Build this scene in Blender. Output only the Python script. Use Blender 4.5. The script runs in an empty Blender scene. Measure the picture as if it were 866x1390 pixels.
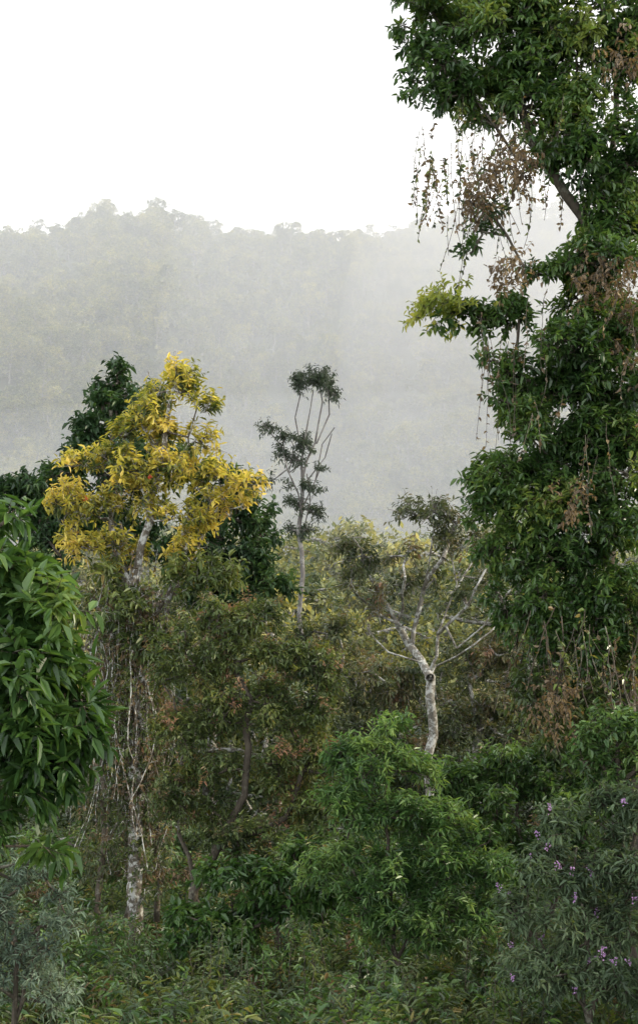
import bpy, math, numpy as np
rng=np.random.default_rng(7)
CAMZ=3.0; F=1930.0
def P(u,v,d,dy=0):
    # bearing / elevation survey of the site -> metres
    return np.array([(u-433)*d/F, d+dy, CAMZ+(1000-v)*d/F])
def nrm(a):
    return a/np.maximum(np.linalg.norm(a,axis=-1,keepdims=True),1e-9)
def ru(n): return nrm(rng.normal(size=(n,3)))

# ---------------------------------------------------------------- geometry accumulation
class Geo:
    def __init__(s): s.v=[];s.f=[];s.m=[];s.r=[];s.sm=[];s.n=0
    def add(s,v,f,m,r,smooth=False):
        s.v.append(v);s.f.append(f+s.n);s.m.append(np.full(len(f),m,np.int32));s.r.append(r)
        s.sm.append(np.full(len(f),smooth,bool));s.n+=len(v)
    def build(s,name,mats,link=True):
        v=np.concatenate(s.v).astype(np.float32);f=np.concatenate(s.f).astype(np.int32)
        me=bpy.data.meshes.new(name)
        me.vertices.add(len(v));me.vertices.foreach_set('co',v.ravel())
        me.loops.add(len(f)*4);me.loops.foreach_set('vertex_index',f.ravel())
        me.polygons.add(len(f));me.polygons.foreach_set('loop_start',np.arange(0,len(f)*4,4,dtype=np.int32))
        for m in mats: me.materials.append(m)
        me.polygons.foreach_set('material_index',np.concatenate(s.m))
        me.polygons.foreach_set('use_smooth',np.concatenate(s.sm))
        me.update(calc_edges=True)
        a=me.attributes.new('rnd','FLOAT','POINT');a.data.foreach_set('value',np.concatenate(s.r).astype(np.float32))
        o=bpy.data.objects.new(name,me)
        if link: bpy.context.scene.collection.objects.link(o)
        return o

def leaves(g,B,D,N,L,W,rnd,mat=1,droop=0.18,fold=0.25):
    D=nrm(D);S=nrm(np.cross(D,N));N=np.cross(S,D)
    L=L[:,None];W=W[:,None]
    b=B; t=B+D*L-N*L*droop
    l1=B+D*L*.33+S*W*.5+N*W*fold; r1=B+D*L*.33-S*W*.5+N*W*fold
    l2=B+D*L*.72+S*W*.36+N*(W*fold*.7-L*droop*.5); r2=B+D*L*.72-S*W*.36+N*(W*fold*.7-L*droop*.5)
    v=np.stack([b,l1,l2,t,r2,r1],1).reshape(-1,3)
    k=np.arange(len(B))[:,None]*6
    f=np.concatenate([k+np.array([0,1,2,3]),k+np.array([0,3,4,5])])
    g.add(v,f,mat,np.repeat(rnd,6))

def diamonds(g,B,D,N,L,W,rnd,mat=1):
    D=nrm(D);S=nrm(np.cross(D,N));L=L[:,None];W=W[:,None]
    v=np.stack([B,B+D*L*.45+S*W*.5,B+D*L,B+D*L*.45-S*W*.5],1).reshape(-1,3)
    f=np.arange(len(B)*4).reshape(-1,4)
    g.add(v,f,mat,np.repeat(rnd,4))

def tubes(g,A,B,DA,DB,ra,rb,sides=5,mat=0,rnd=None):
    n=len(A)
    if n==0: return
    def ring(C,D,r):
        D=nrm(D);ref=np.tile(np.array([0.31,0.9,0.17]),(n,1))
        X=nrm(np.cross(D,ref));Y=np.cross(D,X)
        a=np.arange(sides)*2*math.pi/sides
        return C[:,None]+(X[:,None]*np.cos(a)[None,:,None]+Y[:,None]*np.sin(a)[None,:,None])*r[:,None,None]
    v=np.concatenate([ring(A,DA,ra),ring(B,DB,rb)],1).reshape(-1,3)
    k=np.arange(n)[:,None,None]*2*sides
    i=np.arange(sides);j=(i+1)%sides
    q=np.stack([i,j,j+sides,i+sides],1)[None]
    f=(k+q).reshape(-1,4)
    if rnd is None: rnd=rng.random(n)
    g.add(v,f,mat,np.repeat(rnd,2*sides),True)

def spray(g,C,O,crnd,tw=4,twl=.3,m=6,L=.12,wr=.35,droop=.25,up=.2,outw=.8,t0=.25,side=.8,twr=.004,upn=1.0,dia=False,mat=1):
    n=len(C)
    if n==0: return
    Cn=np.repeat(C,tw,0);On=np.repeat(O,tw,0);cr=np.repeat(crnd,tw)
    D=nrm(On*outw+ru(n*tw)*.9+np.array([0,0,up]))
    l=twl*rng.uniform(.5,1.25,n*tw)
    E=Cn+D*l[:,None]; E[:,2]-=l*droop*.4
    if twr>0: tubes(g,Cn,E,D,D,np.full(n*tw,twr),np.full(n*tw,twr*.5),3,0)
    t=np.tile(np.linspace(t0,1,m),n*tw)+rng.normal(0,.04,n*tw*m)
    Dn=np.repeat(D,m,0);B=np.repeat(Cn,m,0)+(np.repeat(E-Cn,m,0))*t[:,None]
    R=ru(n*tw*m);pp=nrm(R-Dn*np.sum(R*Dn,1,keepdims=True))
    LD=nrm(Dn*(1.05-side+.25*t[:,None])+pp*side+np.array([0,0,-droop]))
    N=nrm(np.array([0,0,upn])+ru(len(B))*.55)
    ll=L*rng.uniform(.55,1.2,len(B))
    r=np.clip(np.repeat(cr,m)*.55+rng.random(len(B))*.45,0,1)
    (diamonds if dia else leaves)(g,B,LD,N,ll,ll*wr*rng.uniform(.8,1.2,len(B)),r,mat)

def resample(pts,step,jit):
    pts=np.array(pts,float);out=[pts[0]]
    for a,b in zip(pts[:-1],pts[1:]):
        k=max(1,int(np.linalg.norm(b-a)/step))
        for i in range(1,k+1):
            q=a+(b-a)*i/k
            out.append(q+rng.normal(0,jit,3)*(1,1,.3))
    return out

def skeleton(g,trunks,rbase,attr,step=.3,rtip=.006,jit=.03,sides=6,bend=.35,taper=.5):
    nodes=[];par=[]
    for tr in trunks:
        pts=resample(tr,step,jit)
        root=-1
        if len(nodes):
            dd=np.linalg.norm(np.array(nodes)-pts[0],axis=1)
            if dd.min()<step*2.5: root=int(dd.argmin())
        for q in pts:
            nodes.append(q);par.append(root);root=len(nodes)-1
    A=np.array(attr)
    if len(A):
        T=np.array(nodes);dm=np.array([np.linalg.norm(T-a,axis=1).min() for a in A])
        A=A[np.argsort(dm)]
        arr=np.zeros((len(nodes)+len(A)*14,3));arr[:len(nodes)]=nodes;cnt=len(nodes)
        for a in A:
            d=arr[:cnt]-a
            dist=np.linalg.norm(d,axis=1)+np.maximum(d[:,2],0)*.8
            i=int(dist.argmin());s=arr[i].copy();L=np.linalg.norm(a-s)
            k=int(min(12,max(1,round(L/step))))
            pd=arr[i]-arr[par[i]] if par[i]>=0 else np.array([0,0,1.])
            pd=pd/(np.linalg.norm(pd)+1e-9)
            c=s+pd*L*bend
            c2=(s+a)/2; c=(c+c2)/2
            last=i
            for q in range(1,k+1):
                t=q/k
                p=(1-t)**2*s+2*t*(1-t)*c+t*t*a
                if q<k: p=p+rng.normal(0,jit,3)
                arr[cnt]=p;par.append(last);last=cnt;cnt+=1
        nodes=arr[:cnt]
    nodes=np.array(nodes);par=np.array(par);n=len(nodes)
    c=np.ones(n)
    haschild=np.zeros(n,bool);haschild[par[par>=0]]=True
    c[haschild]=0
    for i in range(n-1,-1,-1):
        if par[i]>=0: c[par[i]]+=c[i]
    root=c.max()
    rad=rtip+(rbase-rtip)*(c/root)**taper
    D=np.zeros((n,3))
    ok=par>=0
    D[ok]=nodes[ok]-nodes[par[ok]]
    for i in np.where(~ok)[0]:
        ch=np.where(par==i)[0]
        D[i]=nodes[ch[0]]-nodes[i] if len(ch) else (0,0,1)
    i=np.where(ok)[0];p=par[i]
    ra=np.minimum(rad[p],rad[i]*1.6)
    big=rad[i]>.035
    DA=D[p].copy()
    br=np.sum(nrm(D[p])*nrm(D[i]),1)<.6
    DA[br]=D[i][br]
    for msk,sd in ((big,10),(~big,sides)):
        tubes(g,nodes[p][msk],nodes[i][msk],DA[msk],D[i][msk],ra[msk],rad[i][msk],sd,0)
    return nodes

def sample_blobs(blobs,d,dens,shell=.5,sub=.36):
    # two levels: crown lobes made of separate foliage clusters with gaps between them
    C=[];O=[];K=[]
    for b in blobs:
        u,v,a,c=b[:4];dy=b[4] if len(b)>4 else 0;k=b[5] if len(b)>5 else 1
        dd=d+dy
        o=P(u,v,dd);rx=a*dd/F;rz=c*dd/F;ry=(rx+rz)*.5
        n=max(3,int(dens*k*rx*rz*math.pi))
        ns=max(3,int(min(n/4,14*max(1,rx*rz*1.2))))
        q=ru(ns)*(rng.random(ns)**shell)[:,None]*.86
        sc=o+q*np.array([rx,ry,rz])
        R=min(rx,rz)*sub if rx*rz<1 else sub
        i=rng.integers(0,ns,n)
        w=ru(n)*(rng.random(n)**.45)[:,None]
        p=sc[i]+w*np.array([R*1.25,R*1.25,R*.75])
        C.append(p);O.append(nrm(w+q[i]*.8+np.array([0,0,.2])))
        K.append(np.clip(rng.random(ns)[i]*.7+rng.random(n)*.3,0,1))
    return np.concatenate(C),np.concatenate(O),np.concatenate(K)

# ---------------------------------------------------------------- materials
def nt(name):
    m=bpy.data.materials.new(name);m.use_nodes=True;t=m.node_tree
    for n in list(t.nodes): t.nodes.remove(n)
    return m,t,t.nodes,t.links
def ramp(N,cols):
    r=N.new('ShaderNodeValToRGB');e=r.color_ramp.elements
    while len(e)<len(cols): e.new(.5)
    for i,(p,c) in enumerate(cols):
        e[i].position=p;e[i].color=(*c,1)
    return r
def leafmat(name,cols,trans=.35,rough=.45,tint=(1.5,1.35,.6),big=1.2):
    m,t,N,L=nt(name)
    at=N.new('ShaderNodeAttribute');at.attribute_name='rnd'
    geo=N.new('ShaderNodeNewGeometry')
    no=N.new('ShaderNodeTexNoise');no.inputs['Scale'].default_value=big;no.inputs['Detail'].default_value=2
    L.new(geo.outputs['Position'],no.inputs['Vector'])
    ma=N.new('ShaderNodeMath');ma.operation='MULTIPLY_ADD';L.new(no.outputs['Fac'],ma.inputs[0]);ma.inputs[1].default_value=1.3;ma.inputs[2].default_value=-.65
    ad=N.new('ShaderNodeMath');ad.operation='ADD';ad.use_clamp=True;L.new(at.outputs['Fac'],ad.inputs[0]);L.new(ma.outputs[0],ad.inputs[1])
    r=ramp(N,cols);L.new(ad.outputs[0],r.inputs[0])
    p=N.new('ShaderNodeBsdfPrincipled');L.new(r.outputs[0],p.inputs['Base Color'])
    p.inputs['Roughness'].default_value=rough;p.inputs['Specular IOR Level'].default_value=.45
    mu=N.new('ShaderNodeMix');mu.data_type='RGBA';mu.blend_type='MULTIPLY';mu.inputs[0].default_value=1
    L.new(r.outputs[0],mu.inputs[6]);mu.inputs[7].default_value=(*tint,1)
    tr=N.new('ShaderNodeBsdfTranslucent');L.new(mu.outputs[2],tr.inputs[0])
    mx=N.new('ShaderNodeMixShader');mx.inputs[0].default_value=trans
    L.new(p.outputs[0],mx.inputs[1]);L.new(tr.outputs[0],mx.inputs[2])
    o=N.new('ShaderNodeOutputMaterial');L.new(mx.outputs[0],o.inputs[0])
    return m
def barkmat(name,c1,c2,lich,amount=.5,scale=7):
    m,t,N,L=nt(name)
    geo=N.new('ShaderNodeNewGeometry')
    mp=N.new('ShaderNodeMapping');mp.inputs['Scale'].default_value=(1,1,.35);L.new(geo.outputs['Position'],mp.inputs[0])
    a=N.new('ShaderNodeTexNoise');a.inputs['Scale'].default_value=scale*2.5;a.inputs['Detail'].default_value=6;a.inputs['Roughness'].default_value=.7;L.new(mp.outputs[0],a.inputs[0])
    b=N.new('ShaderNodeTexNoise');b.inputs['Scale'].default_value=scale;b.inputs['Detail'].default_value=4;b.inputs['Roughness'].default_value=.7;L.new(geo.outputs['Position'],b.inputs[0])
    r1=ramp(N,[(.35,c1),(.65,c2)]);L.new(a.outputs[0],r1.inputs[0])
    r2=ramp(N,[(.62-.2*amount-.03,(0,0,0)),(.62-.2*amount+.05,(1,1,1))]);L.new(b.outputs[0],r2.inputs[0])
    mx=N.new('ShaderNodeMix');mx.data_type='RGBA';L.new(r2.outputs[0],mx.inputs[0]);L.new(r1.outputs[0],mx.inputs[6]);mx.inputs[7].default_value=(*lich,1)
    p=N.new('ShaderNodeBsdfPrincipled');p.inputs['Roughness'].default_value=.9;L.new(mx.outputs[2],p.inputs['Base Color'])
    bu=N.new('ShaderNodeBump');bu.inputs['Strength'].default_value=.8;bu.inputs['Distance'].default_value=.02;L.new(a.outputs[0],bu.inputs['Height']);L.new(bu.outputs[0],p.inputs['Normal'])
    o=N.new('ShaderNodeOutputMaterial');L.new(p.outputs[0],o.inputs[0])
    return m

bark_dark=barkmat('bark_dark',(.03,.024,.016),(.075,.06,.042),(.12,.115,.085),.2)
bark_brown=barkmat('bark_vine',(.04,.031,.02),(.1,.08,.055),(.15,.14,.11),.3)
bark_lichen=barkmat('bark_lichen',(.06,.048,.035),(.14,.12,.09),(.4,.4,.37),.5,9)
bark_pale=barkmat('bark_pale',(.08,.07,.055),(.17,.155,.125),(.34,.34,.31),.5,9)
bark_euc=barkmat('bark_smooth_grey',(.06,.054,.047),(.11,.1,.09),(.16,.155,.14),.4,3)
lf_right=leafmat('leaf_dark_glossy',[(0,(.011,.029,.009)),(.4,(.034,.076,.019)),(.75,(.078,.14,.033)),(1,(.19,.24,.055))],.33,.34)
lf_sun_gold=leafmat('leaf_painted_sun_gold',[(0,(.06,.085,.02)),(.2,(.16,.18,.035)),(.4,(.36,.33,.06)),(.7,(.58,.48,.11)),(1,(.68,.5,.2))],.5,.42,(1.25,1.18,.6))  # yellow-green leaf; sunlit highlights are put into the gold end of the ramp
lf_sun_lime=leafmat('leaf_painted_sun_lime',[(0,(.12,.17,.035)),(.6,(.26,.3,.06)),(1,(.38,.36,.09))],.5,.45,(1.3,1.2,.6))  # sprig hangs in shade, so its sunlight is painted as brighter yellow-green
lf_olive=leafmat('leaf_olive',[(0,(.018,.034,.01)),(.45,(.064,.096,.026)),(.85,(.14,.17,.044)),(1,(.2,.16,.05))],.3,.5)
lf_dkgreen=leafmat('leaf_deep_green',[(0,(.012,.03,.012)),(.6,(.03,.07,.022)),(1,(.07,.12,.034))],.3,.5)
lf_big=leafmat('leaf_broad',[(0,(.016,.042,.012)),(.5,(.042,.095,.022)),(.9,(.095,.17,.04)),(1,(.16,.23,.06))],.35,.36)
lf_red=leafmat('leaf_russet',[(0,(.04,.06,.022)),(.35,(.085,.1,.035)),(.55,(.15,.12,.055)),(.8,(.24,.13,.08)),(1,(.28,.15,.1))],.3,.55)
lf_fresh=leafmat('leaf_fresh',[(0,(.018,.05,.015)),(.45,(.072,.15,.042)),(1,(.19,.28,.085))],.38,.4)
lf_laurel=leafmat('leaf_laurel',[(0,(.014,.038,.012)),(.5,(.05,.105,.028)),(1,(.13,.21,.055))],.32,.4)
lf_grey=leafmat('leaf_grey_green',[(0,(.03,.052,.026)),(.6,(.08,.125,.06)),(1,(.17,.22,.12))],.3,.6)
lf_silver=leafmat('leaf_silver',[(0,(.05,.08,.055)),(.6,(.12,.17,.115)),(1,(.21,.27,.18))],.3,.6,(1.2,1.2,.9))
lf_brown=leafmat('leaf_dry',[(0,(.045,.034,.022)),(.5,(.12,.082,.045)),(1,(.18,.13,.06))],.3,.6)
lf_euc=leafmat('leaf_eucalyptus',[(0,(.014,.028,.014)),(1,(.04,.062,.028))],.2,.6)
lf_sparse=leafmat('leaf_dull_olive',[(0,(.026,.042,.018)),(.5,(.07,.09,.036)),(.8,(.14,.125,.06)),(1,(.19,.11,.07))],.3,.55)
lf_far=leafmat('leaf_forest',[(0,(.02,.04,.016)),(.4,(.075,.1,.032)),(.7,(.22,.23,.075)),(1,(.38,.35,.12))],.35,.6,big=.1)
lf_shade=leafmat('leaf_painted_shade',[(0,(.015,.03,.012)),(.5,(.045,.07,.025)),(1,(.11,.13,.045))],.3,.6,big=.3)  # darker copy of the forest leaf, woodland shade put into the colour
lf_flower=leafmat('flower_petal',[(0,(.26,.14,.3)),(1,(.42,.26,.44))],.3,.6,(1,1,1))
lf_redfl=leafmat('bromeliad_red',[(0,(.5,.05,.03)),(1,(.55,.1,.05))],.3,.5,(1,1,1))

# ---------------------------------------------------------------- terrain
rpx=np.array([-900,-300,0,60,120,200,260,330,400,440,500,560,620,700,780,866,1200,1800.])
rpy=np.array([420,330,300,296,268,264,284,304,314,320,308,292,280,266,275,290,360,470.])
def ss(t): t=np.clip(t,0,1);return t*t*(3-2*t)
def hfun(x,y):
    ang=x/np.maximum(y,300)*650
    ridge=3+(1000-np.interp(ang*F/650+433,rpx,rpy))*650/F-13
    t=np.clip((y-210)/(650-210),0,1)
    up=ridge*(t**1.12)
    dn=np.clip((y-650)/500,0,1)
    up=up*(1-.5*ss(dn))
    spur=(np.sin(x*.035+y*.012+1)*11+np.sin(x*.013-y*.02)*9+np.sin(x*.09+y*.05)*3)*ss(t*2.2)*(1-ss((y-540)/90)*.9)
    val=-2.2*np.exp(-((y-60)/28)**2)+.35*np.sin(x*.22+1.3)*np.cos(y*.19)
    side=ss((x-14)/30)*3*(1-ss((y-60)/60))
    return val+up+spur+side
def terrain():
    xs=np.unique(np.concatenate([np.linspace(-1500,-120,60),np.linspace(-120,120,161),np.linspace(120,1500,60)]))
    ys=np.unique(np.concatenate([np.linspace(-60,70,131),np.linspace(70,760,180),np.linspace(760,2500,40)]))
    X,Y=np.meshgrid(xs,ys);Z=hfun(X,Y)
    v=np.stack([X,Y,Z],-1).reshape(-1,3);nx=len(xs);ny=len(ys)
    i=np.arange(ny-1)[:,None]*nx+np.arange(nx-1)[None]
    f=np.stack([i,i+1,i+nx+1,i+nx],-1).reshape(-1,4)
    g=Geo();g.add(v,f,0,np.zeros(len(v)),True)
    m,t,N,L=nt('soil_and_litter')
    geo=N.new('ShaderNodeNewGeometry')
    a=N.new('ShaderNodeTexNoise');a.inputs['Scale'].default_value=3;a.inputs['Detail'].default_value=8;L.new(geo.outputs['Position'],a.inputs[0])
    r=ramp(N,[(.3,(.025,.03,.015)),(.55,(.05,.06,.025)),(.75,(.09,.075,.045))]);L.new(a.outputs[0],r.inputs[0])
    p=N.new('ShaderNodeBsdfPrincipled');p.inputs['Roughness'].default_value=.95;L.new(r.outputs[0],p.inputs['Base Color'])
    bu=N.new('ShaderNodeBump');bu.inputs['Distance'].default_value=.1;L.new(a.outputs[0],bu.inputs['Height']);L.new(bu.outputs[0],p.inputs['Normal'])
    o=N.new('ShaderNodeOutputMaterial');L.new(p.outputs[0],o.inputs[0])
    return g.build('ground_terrain',[m])
terrain()

# ---------------------------------------------------------------- forest instancing
fcol=bpy.data.collections.new('forest_tree_kinds')
wcol=bpy.data.collections.new('woodland_tree_kinds')
def forest_tree(i,nb,flat):
    g=Geo();C=[];O=[]
    for k in range(nb):
        a=rng.uniform(0,2*math.pi);r=.26*math.sqrt(rng.random());z=rng.uniform(.5,.86)-r*flat
        rad=rng.uniform(.07,.13);n=int(65*(rad/.12)**2)
        q=ru(n)*(rng.random(n)**.3)[:,None];q[:,2]=np.where(q[:,2]<-.4,-q[:,2],q[:,2])
        C.append(np.array([r*math.cos(a),r*math.sin(a),z])+q*rad*np.array([1,1,.75]));O.append(nrm(q+np.array([0,0,.2])))
    n=260;a=rng.uniform(0,6.28,n);r=.3*np.sqrt(rng.random(n));C.append(np.stack([r*np.cos(a),r*np.sin(a),rng.uniform(.12,.6,n)],1));O.append(nrm(np.stack([np.cos(a),np.sin(a),np.zeros(n)],1)))
    C=np.concatenate(C);O=np.concatenate(O)
    idx=rng.choice(len(C),min(70,len(C)),replace=False)
    skeleton(g,[[(0,0,-.05),(rng.normal(0,.02),rng.normal(0,.02),.35),(rng.normal(0,.03),rng.normal(0,.03),.65)]],.02,C[idx],.08,.0015,.008,4)
    spray(g,C,O,rng.random(len(C)),tw=3,twl=.035,m=4,L=.024,wr=.5,twr=0,t0=.1,dia=True)
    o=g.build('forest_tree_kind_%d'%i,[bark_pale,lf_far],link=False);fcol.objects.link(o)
    me=o.data.copy();me.materials[1]=lf_shade;o=bpy.data.objects.new('woodland_tree_kind_%d'%i,me);wcol.objects.link(o)
for i,(nb,fl) in enumerate([(13,.3),(16,.6),(10,0),(14,.9),(17,.4)]): forest_tree(i,nb,fl)

def instancer(name,pts,scl,col):
    n=len(pts);me=bpy.data.meshes.new(name);me.vertices.add(n);me.vertices.foreach_set('co',np.array(pts,np.float32).ravel())
    a=me.attributes.new('scl','FLOAT_VECTOR','POINT');a.data.foreach_set('vector',np.array(scl,np.float32).ravel())
    rot=np.zeros((n,3),np.float32);rot[:,2]=rng.uniform(0,6.28,n);rot[:,:2]=rng.normal(0,.05,(n,2))
    a=me.attributes.new('rot','FLOAT_VECTOR','POINT');a.data.foreach_set('vector',rot.ravel())
    a=me.attributes.new('kind','INT','POINT');a.data.foreach_set('value',rng.integers(0,5,n).astype(np.int32))
    o=bpy.data.objects.new(name,me);bpy.context.scene.collection.objects.link(o)
    t=bpy.data.node_groups.new(name+'_scatter','GeometryNodeTree')
    t.interface.new_socket('Geometry',in_out='INPUT',socket_type='NodeSocketGeometry');t.interface.new_socket('Geometry',in_out='OUTPUT',socket_type='NodeSocketGeometry')
    N=t.nodes;L=t.links
    gi=N.new('NodeGroupInput');go=N.new('NodeGroupOutput');ip=N.new('GeometryNodeInstanceOnPoints')
    ci=N.new('GeometryNodeCollectionInfo');ci.inputs['Collection'].default_value=col;ci.inputs['Separate Children'].default_value=True;ci.inputs['Reset Children'].default_value=True
    L.new(gi.outputs[0],ip.inputs['Points']);L.new(ci.outputs[0],ip.inputs['Instance']);ip.inputs['Pick Instance'].default_value=True
    for nm,ty,so in (('kind','INT','Instance Index'),('rot','FLOAT_VECTOR','Rotation'),('scl','FLOAT_VECTOR','Scale')):
        na=N.new('GeometryNodeInputNamedAttribute');na.data_type=ty;na.inputs['Name'].default_value=nm
        L.new([q for q in na.outputs if q.enabled][0],ip.inputs[so])
    L.new(ip.outputs[0],go.inputs[0])
    md=o.modifiers.new('scatter','NODES');md.node_group=t
    return o
def scatter_forest(name,x0,x1,y0,y1,sp,hf,cond=None,col=fcol):
    xs=np.arange(x0,x1,sp);ys=np.arange(y0,y1,sp);X,Y=np.meshgrid(xs,ys)
    X=(X+rng.uniform(-.5,.5,X.shape)*sp).ravel();Y=(Y+rng.uniform(-.5,.5,Y.shape)*sp).ravel()
    if cond is not None:
        k=cond(X,Y);X=X[k];Y=Y[k]
    Z=hfun(X,Y);H=hf(X,Y)
    k=H>2;X=X[k];Y=Y[k];Z=Z[k];H=H[k]
    S=np.stack([H*rng.uniform(.85,1.25,len(X)),H*rng.uniform(.85,1.25,len(X)),H],1)
    return instancer(name,np.stack([X,Y,Z-.5],1),S,col)
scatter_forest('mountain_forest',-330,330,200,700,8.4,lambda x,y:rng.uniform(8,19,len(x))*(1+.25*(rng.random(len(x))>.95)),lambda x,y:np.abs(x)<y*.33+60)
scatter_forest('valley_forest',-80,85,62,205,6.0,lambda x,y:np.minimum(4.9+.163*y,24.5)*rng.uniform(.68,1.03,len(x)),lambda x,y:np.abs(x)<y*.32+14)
TE=math.tan(math.radians(25))
# unseen stand added on the rise at right, heights set to shade the clearing
scatter_forest('added_shade_stand',14,62,-14,54,5.0,lambda x,y:np.minimum(24,(x+2.5)*TE+1.4-hfun(x,y))*rng.uniform(.74,1.0,len(x)),lambda x,y:x>y*.27+7,wcol)
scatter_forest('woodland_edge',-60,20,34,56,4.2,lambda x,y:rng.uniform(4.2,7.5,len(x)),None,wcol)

# ---------------------------------------------------------------- hero trees
def tree(name,d,trunks,rb,blobs,dens,bark,leaf,sp,step=.3,rtip=.006,jit=.03,skel=1.0,extra=None,shell=.5,mats=(),taper=.5,sub=.36,twigs=0):
    g=Geo();C,O,K=sample_blobs(blobs,d,dens,shell,sub)
    idx=rng.random(len(C))<skel
    A=C[idx]
    skeleton(g,trunks,rb,A,step,rtip,jit,taper=taper)
    spray(g,C,O,K,**sp)
    if extra: extra(g,C,O)
    return g.build(name,[bark,leaf,*mats])

def vine(g,p,length,rad=.005,leafn=6,L=.06,mat=2,sway=.06):
    k=max(4,int(length/.12));q=np.array(p,float);pts=[q.copy()]
    d=np.array([rng.normal(0,.12),rng.normal(0,.12),-1])
    for i in range(k):
        d[:2]+=rng.normal(0,sway,2);d[:2]*=.93
        q=q+d/np.linalg.norm(d)*length/k;pts.append(q.copy())
    pts=np.array(pts);A=pts[:-1];B=pts[1:];D=B-A;DA=np.concatenate([D[:1],D[:-1]])
    tubes(g,A,B,DA,D,np.full(k,rad),np.full(k,rad),3,0)
    if leafn:
        i=rng.integers(0,k,leafn);b=A[i]+(B[i]-A[i])*rng.random((leafn,1))
        ll=L*rng.uniform(.5,1.3,leafn)
        leaves(g,b,nrm(ru(leafn)+np.array([0,0,-.6])),ru(leafn),ll,ll*.55,rng.random(leafn),mat)

# --- big vine covered tree on the right
dR=16
def right_extra(g,C,O):
    for i in range(95):
        u=rng.uniform(565,770);v=rng.uniform(140,235)
        vine(g,P(u,v,dR,rng.uniform(-.6,.8)),rng.uniform(.3,1.4)*(1.1 if 610<u<720 else .55),.0035,int(rng.integers(8,28)),.055,mat=2 if rng.random()<.5 else 4,sway=.1)
    for i in range(12):
        u=rng.uniform(640,700);v=rng.uniform(430,500)
        vine(g,P(u,v,dR,rng.uniform(-.8,.3)),rng.uniform(.4,1.3),.003,int(rng.integers(3,12)),.06)
    for i in range(18):
        u=rng.uniform(700,870);v=rng.uniform(380,650)
        vine(g,P(u,v,dR,rng.uniform(-1.2,-.6)),rng.uniform(.3,1.0),.004,int(rng.integers(3,10)),.06,sway=.2)
    for i in range(80):
        u=rng.uniform(700,875);v=rng.uniform(830,900)
        vine(g,P(u,v,dR,rng.uniform(-1,1)),rng.uniform(.5,1.4),rng.uniform(.003,.008),int(rng.integers(6,24)),.07,mat=rng.choice([1,2,4]),sway=.16)
    for (u,v,a,b,n) in [(810,400,50,35,44),(690,395,30,30,20),(735,955,40,40,24),(640,300,22,30,22),(690,260,40,30,30),(850,470,30,50,22),(760,680,30,40,12),(820,120,30,30,12)]:
        c=P(u,v,dR,-.6)+rng.normal(0,.5,(n,3))*np.array([a*dR/F,.4,b*dR/F])
        spray(g,c,ru(n),rng.random(n),tw=3,twl=.2,m=4,L=.07,wr=.5,droop=.7,twr=.003,mat=2)
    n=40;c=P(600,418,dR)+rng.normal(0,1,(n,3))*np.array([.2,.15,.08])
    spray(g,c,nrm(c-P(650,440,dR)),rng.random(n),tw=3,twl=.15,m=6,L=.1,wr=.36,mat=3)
    c,o,k=sample_blobs([(735,950,50,46),(800,950,60,56),(850,920,50,60),(835,1010,50,50),(770,1000,40,30)],dR+.3,60)
    spray(g,c,o,k,tw=4,twl=.2,m=6,L=.1,wr=.4,droop=.5,mat=4)
blobsR=[(720,-90,170,60),(560,15,32,40,0,.7),(610,35,55,52),(690,50,75,65),(780,50,75,70),(850,50,60,90),(590,100,44,38,0,.7),(650,125,55,42),(725,140,60,42),(800,160,60,50),(850,230,50,70),(830,265,36,40),(710,100,60,40),(745,185,40,26,-.3,.8),(800,230,40,36,-.2,.8),
 (825,330,46,60),(755,385,36,26,0,.7),(810,430,70,60),(700,430,45,28,0,.8),(645,440,36,22,0,.7),(600,425,34,16,0,.5),(645,330,18,30,0,.4),(665,285,14,20,0,.3),
 (740,500,52,42),(820,520,66,60),(705,550,40,32),(775,600,70,50),(850,610,55,70),(685,640,46,36),(740,690,66,46),(820,710,70,55),(690,745,46,34),(760,770,70,40),(725,815,55,40),(790,840,70,40),(850,810,55,60),(850,440,40,60),(765,560,60,50),(780,660,60,50),(675,690,44,34,0,.8),(790,470,50,40,-.5),(800,350,40,36,-.3),(715,600,44,40,0,.8),(700,850,40,26,0,.7),(760,880,50,24,0,.7),(830,880,50,30),(700,500,34,30,0,.7),(665,655,30,26,0,.7)]
tree('vine_covered_tree',dR,[[P(905,1270,dR,.9),P(880,1000,dR,.8),P(835,800,dR,.5),P(820,600,dR,.3),P(805,420,dR,.2),P(790,300,dR,0),P(752,232,dR,0),P(700,150,dR,0),P(680,40,dR,0),P(690,-90,dR,0)],
  [P(790,300,dR),P(840,200,dR,.3),P(830,50,dR,.3),P(810,-90,dR,.3)],[P(752,232,dR),P(700,215,dR),P(640,130,dR)]],.12,blobsR,98,bark_dark,lf_right,
  dict(tw=5,twl=.2,m=7,L=.105,wr=.38,droop=.22,up=.3,t0=.4),extra=right_extra,mats=(lf_brown,lf_sun_lime,lf_olive),skel=.22,sub=.34,taper=.62)

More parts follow.
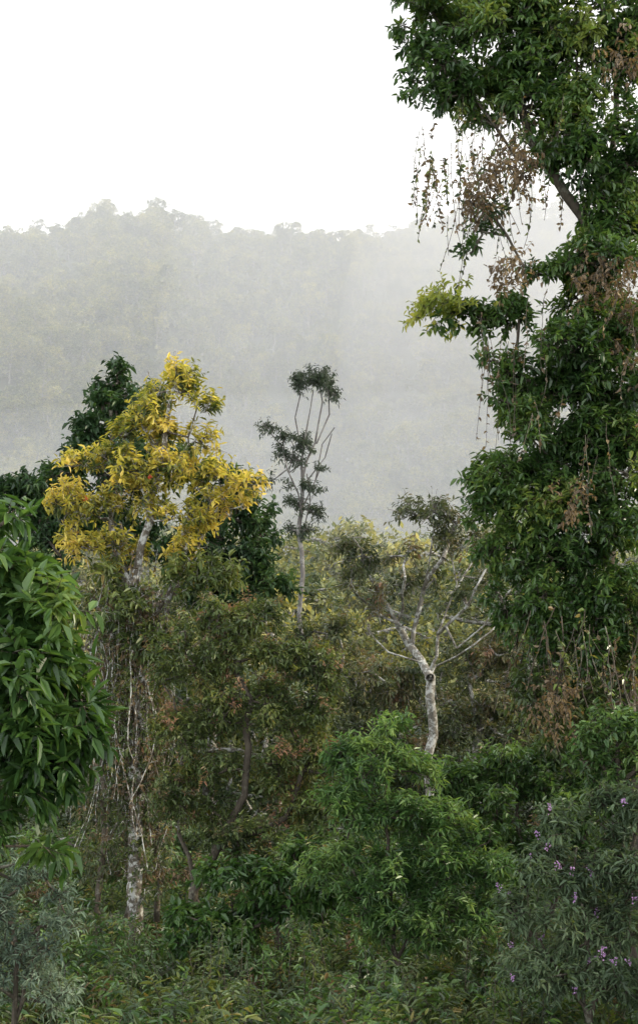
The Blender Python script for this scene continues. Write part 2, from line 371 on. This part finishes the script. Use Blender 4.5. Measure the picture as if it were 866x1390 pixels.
# --- golden tree
dG=22
def gold_extra(g,C,O):
    n=1500
    t=rng.random(n);u=np.interp(t,[0,.5,1],[180,190,188])+rng.normal(0,18,n);v=800+t*420
    c=np.array([P(a,b,dG,rng.normal(-.05,.15)) for a,b in zip(u,v)])
    k=rng.random(n)<.5*(1-t)+.1
    spray(g,c[k],ru(k.sum()),rng.random(k.sum()),tw=3,twl=.2,m=5,L=.08,wr=.4,droop=.6,mat=2)
    k=rng.random(n)<.35*(1-t)
    spray(g,c[k],ru(k.sum()),rng.random(k.sum()),tw=3,twl=.2,m=5,L=.08,wr=.4,droop=.8,mat=3)
    for i in range(110):
        u=rng.uniform(115,225);v=rng.uniform(740,980)
        vine(g,P(u,v,dG,rng.uniform(-.4,.4)),rng.uniform(.8,2.6),rng.uniform(.004,.009),int(rng.integers(10,30)),.07,mat=3 if rng.random()<.5 else 2,sway=.1)
    B,Ob,K=sample_blobs([(150,830,60,45),(250,800,60,40),(300,790,50,35),(220,870,50,50),(130,770,50,30)],dG,28)
    spray(g,B,Ob,K,tw=4,twl=.25,m=6,L=.15,wr=.33,droop=.2,mat=2)
    for (u,v) in [(212,658),(128,688)]:
        c=P(u,v,dG,-.6)+rng.normal(0,.02,(2,3));spray(g,c,ru(2),rng.random(2),tw=2,twl=.04,m=4,L=.05,wr=.3,twr=0,mat=4)
    k=rng.random(len(C))<.16
    spray(g,C[k],O[k],rng.random(k.sum()),tw=3,twl=.42,m=3,L=.06,wr=.3,twr=.006,mat=3)
    k=rng.random(len(C))<.2
    spray(g,C[k]-O[k]*.1,O[k],rng.random(k.sum()),tw=4,twl=.22,m=6,L=.13,wr=.34,mat=2)
blobsG=[(240,508,44,18),(232,532,40,20),(275,560,24,16,0,.8),(200,560,34,20,0,.9),(180,595,34,22,0,.9),(245,590,34,20,0,.9),(165,632,46,24),(110,635,28,18),(90,690,30,24),(125,705,42,28),(190,680,48,28),(230,645,42,26),(275,655,40,20),(336,652,28,15,0,.9),(305,645,24,16,0,.8),
 (240,712,46,26),(95,742,34,20),(165,745,48,26),(290,695,28,18,0,.8),(255,755,44,20,0,.7),(318,700,28,16,0,.6),(205,600,34,24,0,.9)]
tree('golden_leaf_tree',dG,[[P(185,1275,dG),P(187,1080,dG),P(192,920,dG),P(178,800,dG),P(200,710,dG),P(222,620,dG),P(236,530,dG)],
  [P(178,800,dG),P(150,700,dG,.2),P(165,620,dG,.2)],[P(192,900,dG,.1),P(240,780,dG,.3),P(300,680,dG,.2)]],.12,blobsG,42,bark_lichen,lf_sun_gold,
  dict(tw=5,twl=.25,m=7,L=.125,wr=.34,droop=.1,up=.5,t0=.4,side=.85,twr=.005),step=.35,jit=.035,rtip=.009,extra=gold_extra,mats=(lf_olive,lf_brown,lf_redfl),taper=.8,sub=.58)
g=Geo()
for tr in ([P(130,1270,dG,.4),P(140,1100,dG,.4),P(125,960,dG,.5),P(150,860,dG,.4)],[P(165,1260,dG,.5),P(172,1050,dG,.6),P(160,900,dG,.5)],[P(205,1260,dG,.8),P(208,1000,dG,.7),P(200,850,dG,.6)]):
    C=[tr[-1]+rng.normal(0,.5,3) for _ in range(14)]
    skeleton(g,[tr],.05,C,.3,.008,.04)
C=np.array([P(rng.uniform(105,220),rng.uniform(840,1200),dG,rng.uniform(.1,.9)) for _ in range(300)])
spray(g,C,ru(len(C)),rng.random(len(C)),tw=3,twl=.3,m=5,L=.1,wr=.4,droop=.8)
g.build('creeper_clad_sapling',[bark_brown,lf_sparse])

# --- deep green tree behind
dD=30
tree('broadleaf_tree',dD,[[P(200,1150,dD),P(190,900,dD),P(150,700,dD),P(155,540,dD)],[P(190,850,dD),P(280,760,dD),P(310,690,dD)]],.18,
 [(160,518,24,18),(150,550,44,28),(105,595,52,24),(185,560,30,30),(80,650,56,36),(60,705,62,40),(130,640,54,38),(40,760,54,46),(160,720,60,44),(285,660,50,28),(312,700,60,38),(260,740,60,36),(340,770,40,38),(300,800,60,36),(370,800,30,24),(200,620,54,40),(350,720,24,18),(30,680,34,26)],
 34,bark_dark,lf_dkgreen,dict(tw=5,twl=.3,m=7,L=.17,wr=.42,droop=.25,t0=.2),step=.5,jit=.06,rtip=.01,skel=.4,sub=.45)

# --- near broad-leaved tree at left edge
dL=9
tree('avocado_tree',dL,[[P(-120,1390,dL),P(-90,1150,dL),P(-60,950,dL),P(-30,750,dL)],[P(-90,1100,dL),P(0,1020,dL),P(60,960,dL)]],.06,
 [(0,710,22,24),(10,780,62,52),(50,845,62,44),(20,915,88,64),(90,925,50,48),(45,1005,80,56),(95,1000,40,44),(30,1080,68,28,0,.7),(-60,900,80,130),(60,1150,40,16,0,.35),(-20,1120,46,44,0,.5)],
 150,bark_dark,lf_big,dict(tw=3,twl=.18,m=7,L=.155,wr=.32,droop=.38,up=.25,t0=.25),step=.2,rtip=.004,skel=.5,sub=.36)

# --- russet / olive spreading tree mid-left
dM=20
def m_extra(g,C,O):
    k=rng.random(len(C))<.24
    spray(g,C[k]+O[k]*.12,O[k],rng.random(k.sum())*.5+.5,tw=3,twl=.22,m=8,L=.075,wr=.3,droop=.2,up=.5,mat=2)
tree('russet_leaf_tree',dM,[[P(270,1270,dM),P(265,1210,dM),P(300,1150,dM),P(330,1080,dM),P(340,950,dM),P(300,870,dM)],[P(300,1150,dM),P(390,1110,dM),P(420,1010,dM)],[P(270,1230,dM),P(240,1100,dM),P(250,980,dM)]],.075,
 [(285,845,60,28),(340,840,42,22),(250,905,56,34),(355,885,64,26),(415,895,50,24),(440,945,32,26),(320,955,76,34),(400,985,62,30),(250,995,54,32),(440,1035,40,28),(340,1045,76,32),(270,1090,48,30),(410,1090,56,30),(330,1140,60,24),(240,1060,40,30)],
 92,bark_dark,lf_olive,dict(tw=5,twl=.21,m=8,L=.088,wr=.36,droop=.3,t0=.15),step=.3,skel=.3,extra=m_extra,mats=(lf_red,),shell=.35,sub=.4)

# --- slender eucalyptus
dE=58
def tr(*p): return [P(a,b,dE,rng.uniform(-.4,.4)) for a,b in p]
tree('eucalyptus_tree',dE,[tr((408,900),(408,780),(410,690),(412,600),(418,560),(424,528)),tr((410,700),(392,640),(385,604),(370,586)),tr((411,650),(430,600),(440,545),(432,522)),tr((409,740),(420,680),(418,640)),tr((411,620),(402,565),(408,536)),tr((412,660),(440,620),(455,590)),tr((430,600),(448,560),(450,532)),tr((392,640),(400,606),(398,596)),tr((410,690),(425,650),(438,600),(452,580))],.1,
 [(412,513,20,9),(432,516,18,9),(448,526,14,7),(425,503,18,7),(452,536,11,5),(405,528,10,5),(362,580,12,5),(374,584,8,4),(398,596,19,7),(412,606,14,8),(388,611,14,6),(400,624,14,6),(372,652,10,5),(412,660,20,6,0,.8),(425,638,13,5,0,.6),(400,684,17,6),(420,694,18,7),(408,716,20,8),(430,668,11,5,0,.6)],
 34,bark_euc,lf_euc,dict(tw=4,twl=.38,m=8,L=.18,wr=.32,droop=.3,t0=.1,twr=.008),step=.8,jit=.08,rtip=.016,skel=.25,taper=.7,sub=.6)
# --- pale sparse tree centre right
dS=26
def tr(*p): return [P(a,b,dS,rng.uniform(-.6,.6)) for a,b in p]
def s_extra(g,C,O):
    k=rng.random(len(C))<.3
    spray(g,C[k],O[k],rng.random(k.sum()),tw=3,twl=.45,m=2,L=.07,wr=.3,up=.4,twr=.007)
tree('lichen_bark_tree',dS,[[P(584,1080,dS),P(585,1000,dS),P(581,920,dS)],tr((581,920),(556,872),(525,820),(495,765),(480,735)),tr((581,920),(600,860),(620,790),(605,720)),tr((605,850),(645,800),(670,750)),tr((590,905),(640,880),(682,842)),tr((560,880),(575,800),(585,730)),tr((570,900),(530,885),(495,850)),tr((620,800),(645,760),(650,715)),tr((540,845),(545,790),(560,730)),tr((620,880),(655,850),(690,800)),tr((575,800),(600,760),(625,700)),tr((545,850),(500,820),(470,800))],.088,
 [(590,690,40,16),(565,700,24,14),(620,705,26,14),(600,735,40,14),(500,755,36,18),(475,790,28,20),(530,790,36,18),(550,750,26,16,0,.7),(650,740,24,18),(665,785,22,20,0,.7),(640,800,26,16,0,.6),(500,830,30,16,0,.6),(470,750,22,14),(580,780,36,16,0,.5),(640,710,24,14,0,.6)],
 44,bark_pale,lf_sparse,dict(tw=4,twl=.26,m=7,L=.12,wr=.34,droop=.35,t0=.2,twr=.005),step=.35,jit=.035,rtip=.011,taper=.75,skel=.6,sub=.5,extra=s_extra)

# --- fresh green shrub centre
dB=18
tree('willow_leaf_shrub',dB,[[P(540,1310,dB),P(530,1200,dB),P(520,1050,dB)],[P(540,1310,dB),P(480,1200,dB),P(470,1120,dB)],[P(540,1300,dB),P(600,1200,dB),P(610,1120,dB)]],.04,
 [(520,990,36,22,0,.6),(500,1035,42,30),(545,1050,42,32),(470,1100,42,32),(530,1115,56,36),(595,1115,50,36),(455,1170,40,34),(520,1185,66,38),(600,1185,60,38),(480,1240,52,34),(570,1255,76,34),(640,1230,50,40),(650,1170,40,34)],
 95,bark_dark,lf_fresh,dict(tw=5,twl=.22,m=9,L=.115,wr=.24,droop=.22,up=.7,t0=.15),step=.25,skel=.35,shell=.35)

tree('laurel_shrub',19,[[P(720,1300,19),P(710,1150,19),P(700,1050,19)],[P(720,1290,19),P(800,1120,19),P(830,1000,19)],[P(720,1290,19),P(650,1150,19)]],.05,
 [(650,1045,46,26),(710,1035,56,30),(770,1015,52,28),(830,1000,56,36),(860,950,36,26),(680,1095,66,36),(760,1085,66,36),(840,1065,56,36),(640,1140,50,34),(720,1155,66,38),(800,1145,66,36),(700,1210,70,40),(600,1060,40,26)],
 70,bark_dark,lf_laurel,dict(tw=5,twl=.22,m=7,L=.115,wr=.36,droop=.25,up=.4,t0=.15),step=.25,skel=.35,shell=.35)
tree('laurel_shrub.001',15,[[P(860,1300,15),P(850,1100,15),P(840,990,15)]],.04,
 [(850,985,50,36),(800,1015,40,26),(870,1040,40,44),(820,1050,46,30)],
 80,bark_dark,lf_laurel,dict(tw=5,twl=.2,m=7,L=.1,wr=.36,droop=.25,up=.5,t0=.15),step=.25,skel=.35)
dF=14
def f_extra(g,C,O):
    for i in rng.choice(len(C),30,replace=False):
        k=14;c=C[i]+O[i]*.2+np.array([0,-.1,.05])+rng.normal(0,.014,(k,3))*np.array([1,1,1.6])
        leaves(g,c,ru(k),ru(k),np.full(k,.022),np.full(k,.018),rng.random(k),2)
tree('flowering_butterfly_bush',dF,[[P(800,1390,dF),P(790,1250,dF),P(780,1150,dF)],[P(800,1380,dF),P(850,1230,dF),P(860,1130,dF)],[P(800,1380,dF),P(730,1280,dF)]],.035,
 [(760,1125,38,28,0,.7),(820,1105,42,32),(860,1085,30,34),(730,1180,38,28),(790,1185,56,34),(850,1175,45,42),(710,1240,42,30),(780,1255,58,34),(850,1250,50,40),(740,1310,66,34),(840,1330,66,44)],
 120,bark_dark,lf_grey,dict(tw=4,twl=.18,m=8,L=.1,wr=.28,droop=.25,up=.5,t0=.1),step=.2,skel=.4,extra=f_extra,mats=(lf_flower,),shell=.35)
tree('silver_leaf_bush',12,[[P(20,1390,12),P(20,1250,12)],[P(20,1390,12),P(60,1260,12)]],.03,
 [(20,1170,40,26,0,.8),(50,1210,40,28),(10,1230,50,34),(60,1260,45,30),(20,1300,70,36),(40,1350,70,36)],
 130,bark_dark,lf_silver,dict(tw=4,twl=.17,m=8,L=.075,wr=.24,droop=.2,up=.6,t0=.1),step=.2,skel=.4)
tree('shade_shrub',19,[[P(380,1290,19),P(370,1200,19)]],.035,
 [(330,1190,56,28),(400,1180,56,32),(360,1240,76,30),(440,1230,40,30),(275,1225,40,28),(240,1265,40,26),(300,1270,60,24)],
 60,bark_dark,lf_big,dict(tw=4,twl=.22,m=6,L=.15,wr=.38,droop=.5,t0=.15),step=.3,skel=.4,shell=.35)
tree('understory_tree',32,[[P(640,1150,32),P(640,950,32)]],.1,
 [(640,900,60,34),(700,880,40,44),(560,940,60,34),(480,920,50,44),(640,970,80,34),(500,990,60,30),(700,960,60,44),(600,1030,90,34),(450,860,40,26),(720,1010,70,34)],
 26,bark_pale,lf_sparse,dict(tw=5,twl=.36,m=7,L=.15,wr=.36,droop=.3,t0=.1),step=.5,jit=.08,rtip=.01,skel=.5)

# --- undergrowth carpet
g=Geo();n=5600
Y=rng.uniform(11,44,n);X=rng.uniform(-1,1,n)*(Y*.3+2);Z=hfun(X,Y)+rng.random(n)**1.5*np.where(Y>22,1.6,.65)
C=np.stack([X,Y,Z],1);O=nrm(np.stack([rng.normal(0,.4,n),rng.normal(0,.4,n),np.ones(n)],1))
k=rng.random(n)
for lo,hi,mt,kw in ((0,.45,1,dict(L=.13,wr=.4)),(.45,.75,2,dict(L=.16,wr=.25)),(.75,.92,3,dict(L=.12,wr=.3)),(.92,1,4,dict(L=.12,wr=.3))):
    s=(k>=lo)&(k<hi);spray(g,C[s],O[s],rng.random(s.sum()),tw=5,twl=.32,m=7,droop=.35,up=.5,t0=.1,mat=mt,**kw)
n=150;Y=rng.uniform(14,21,n);X=rng.uniform(-1,1,n)*(Y*.25)
for x,y in zip(X,Y):
    h=rng.uniform(.5,1.3);b=np.array([x,y,float(hfun(x,y))]);t=b+np.array([rng.normal(0,.15),rng.normal(0,.15),h])
    q=b+(t-b)*np.linspace(.2,1,9)[:,None];mt=int(rng.choice([1,2,3]))
    tubes(g,b[None],t[None],(t-b)[None],(t-b)[None],np.array([.006]),np.array([.003]),4,0)
    spray(g,q,np.tile([0,0,.3],(9,1)),np.full(9,rng.random()),tw=2,twl=.12,m=4,L=.1,wr=.28,droop=.2,mat=mt)
n=26000;Y=rng.uniform(12,24,n);X=rng.uniform(-1,1,n)*(Y*.28);B=np.stack([X,Y,hfun(X,Y)-.02],1)
D=nrm(np.stack([rng.normal(0,.35,n),rng.normal(0,.35,n),np.ones(n)],1))
leaves(g,B,D,ru(n),rng.uniform(.15,.5,n),np.full(n,.014),rng.random(n),5,droop=.25,fold=.1)
lf_grass=leafmat('grass_blade',[(0,(.03,.055,.018)),(.7,(.075,.11,.035)),(1,(.16,.155,.08))],.35,.6)
g.build('undergrowth',[bark_dark,lf_laurel,lf_olive,lf_grey,lf_brown,lf_grass])

# ---------------------------------------------------------------- mist
import bmesh
def mistmat(name,dens):
    m,t,N,L=nt(name)
    v=N.new('ShaderNodeVolumeScatter');v.inputs['Color'].default_value=(.9,.95,1,1);v.inputs['Density'].default_value=dens;v.inputs['Anisotropy'].default_value=.05
    oo=N.new('ShaderNodeOutputMaterial');L.new(v.outputs[0],oo.inputs['Volume']);return m
me=bpy.data.meshes.new('valley_mist')
x0,x1,y0,y1,z0,z1=-420,420,55,1000,-30,420
vs=[(x,y,z) for x in (x0,x1) for y in (y0,y1) for z in (z0,z1)]
me.from_pydata(vs,[],[(0,1,3,2),(4,6,7,5),(0,4,5,1),(2,3,7,6),(0,2,6,4),(1,5,7,3)])
o=bpy.data.objects.new('valley_mist',me);bpy.context.scene.collection.objects.link(o)
me.materials.append(mistmat('mist',.00112))
for loc,sc_,dn in (((85,400,112),(80,150,76),.0019),((85,400,104),(130,160,124),.0013),((5,165,8),(110,75,30),.0024)):  # denser mist added for glow, standing in for light shafts
    bm=bmesh.new();bmesh.ops.create_icosphere(bm,subdivisions=5,radius=1)
    me=bpy.data.meshes.new('glow_mist');bm.to_mesh(me);bm.free()
    o=bpy.data.objects.new('glow_mist',me);bpy.context.scene.collection.objects.link(o)
    o.location=loc;o.scale=sc_;me.materials.append(mistmat('glow_mist',dn))

# ---------------------------------------------------------------- light
AZ=math.radians(92);EL=math.radians(25)
w=bpy.data.worlds.new('World');bpy.context.scene.world=w;w.use_nodes=True
N=w.node_tree.nodes;L=w.node_tree.links
for q in list(N): N.remove(q)
sky=N.new('ShaderNodeTexSky');sky.sky_type='NISHITA';sky.sun_disc=False;sky.sun_elevation=EL;sky.sun_rotation=AZ;sky.dust_density=2
b1=N.new('ShaderNodeBackground');b1.inputs[1].default_value=.07;L.new(sky.outputs[0],b1.inputs[0])
tc=N.new('ShaderNodeTexCoord');sx=N.new('ShaderNodeSeparateXYZ');L.new(tc.outputs['Generated'],sx.inputs[0])
r=ramp(N,[(0,(.94,.97,1)),(.28,(.5,.505,.51)),(.42,(.17,.171,.173)),(.5,(.13,.131,.134)),(.72,(.42,.43,.44)),(1,(.44,.45,.46))]);L.new(sx.outputs[2],r.inputs[0])
no=N.new('ShaderNodeTexNoise');no.inputs['Scale'].default_value=2.2;no.inputs['Detail'].default_value=4;L.new(tc.outputs['Generated'],no.inputs[0])
mr=N.new('ShaderNodeMapRange');mr.inputs[3].default_value=.82;mr.inputs[4].default_value=1.18;L.new(no.outputs[0],mr.inputs[0])
mu=N.new('ShaderNodeMath');mu.operation='MULTIPLY';L.new(mr.outputs[0],mu.inputs[0]);mu.inputs[1].default_value=5.9
b2=N.new('ShaderNodeBackground');L.new(r.outputs[0],b2.inputs[0]);L.new(mu.outputs[0],b2.inputs[1])
ad=N.new('ShaderNodeAddShader');L.new(b1.outputs[0],ad.inputs[0]);L.new(b2.outputs[0],ad.inputs[1])
ow=N.new('ShaderNodeOutputWorld');L.new(ad.outputs[0],ow.inputs[0])
s=bpy.data.lights.new('sun','SUN');s.energy=5;s.angle=math.radians(.5);s.color=(1,.88,.68)
so=bpy.data.objects.new('sun',s);bpy.context.scene.collection.objects.link(so)
from mathutils import Vector
dirn=Vector((math.cos(EL)*math.sin(AZ),math.cos(EL)*math.cos(AZ),math.sin(EL)))
so.rotation_euler=dirn.to_track_quat('Z','Y').to_euler()

cam=bpy.data.cameras.new('camera');co=bpy.data.objects.new('camera',cam);bpy.context.scene.collection.objects.link(co)
cam.lens=50;cam.sensor_width=36;cam.shift_y=305/1390;cam.clip_end=6000;cam.clip_start=.1
co.location=(0,0,CAMZ);co.rotation_euler=(math.radians(90),0,0)
bpy.context.scene.camera=co
sc=bpy.context.scene;sc.view_settings.view_transform='Standard';sc.view_settings.look='None';sc.view_settings.exposure=0
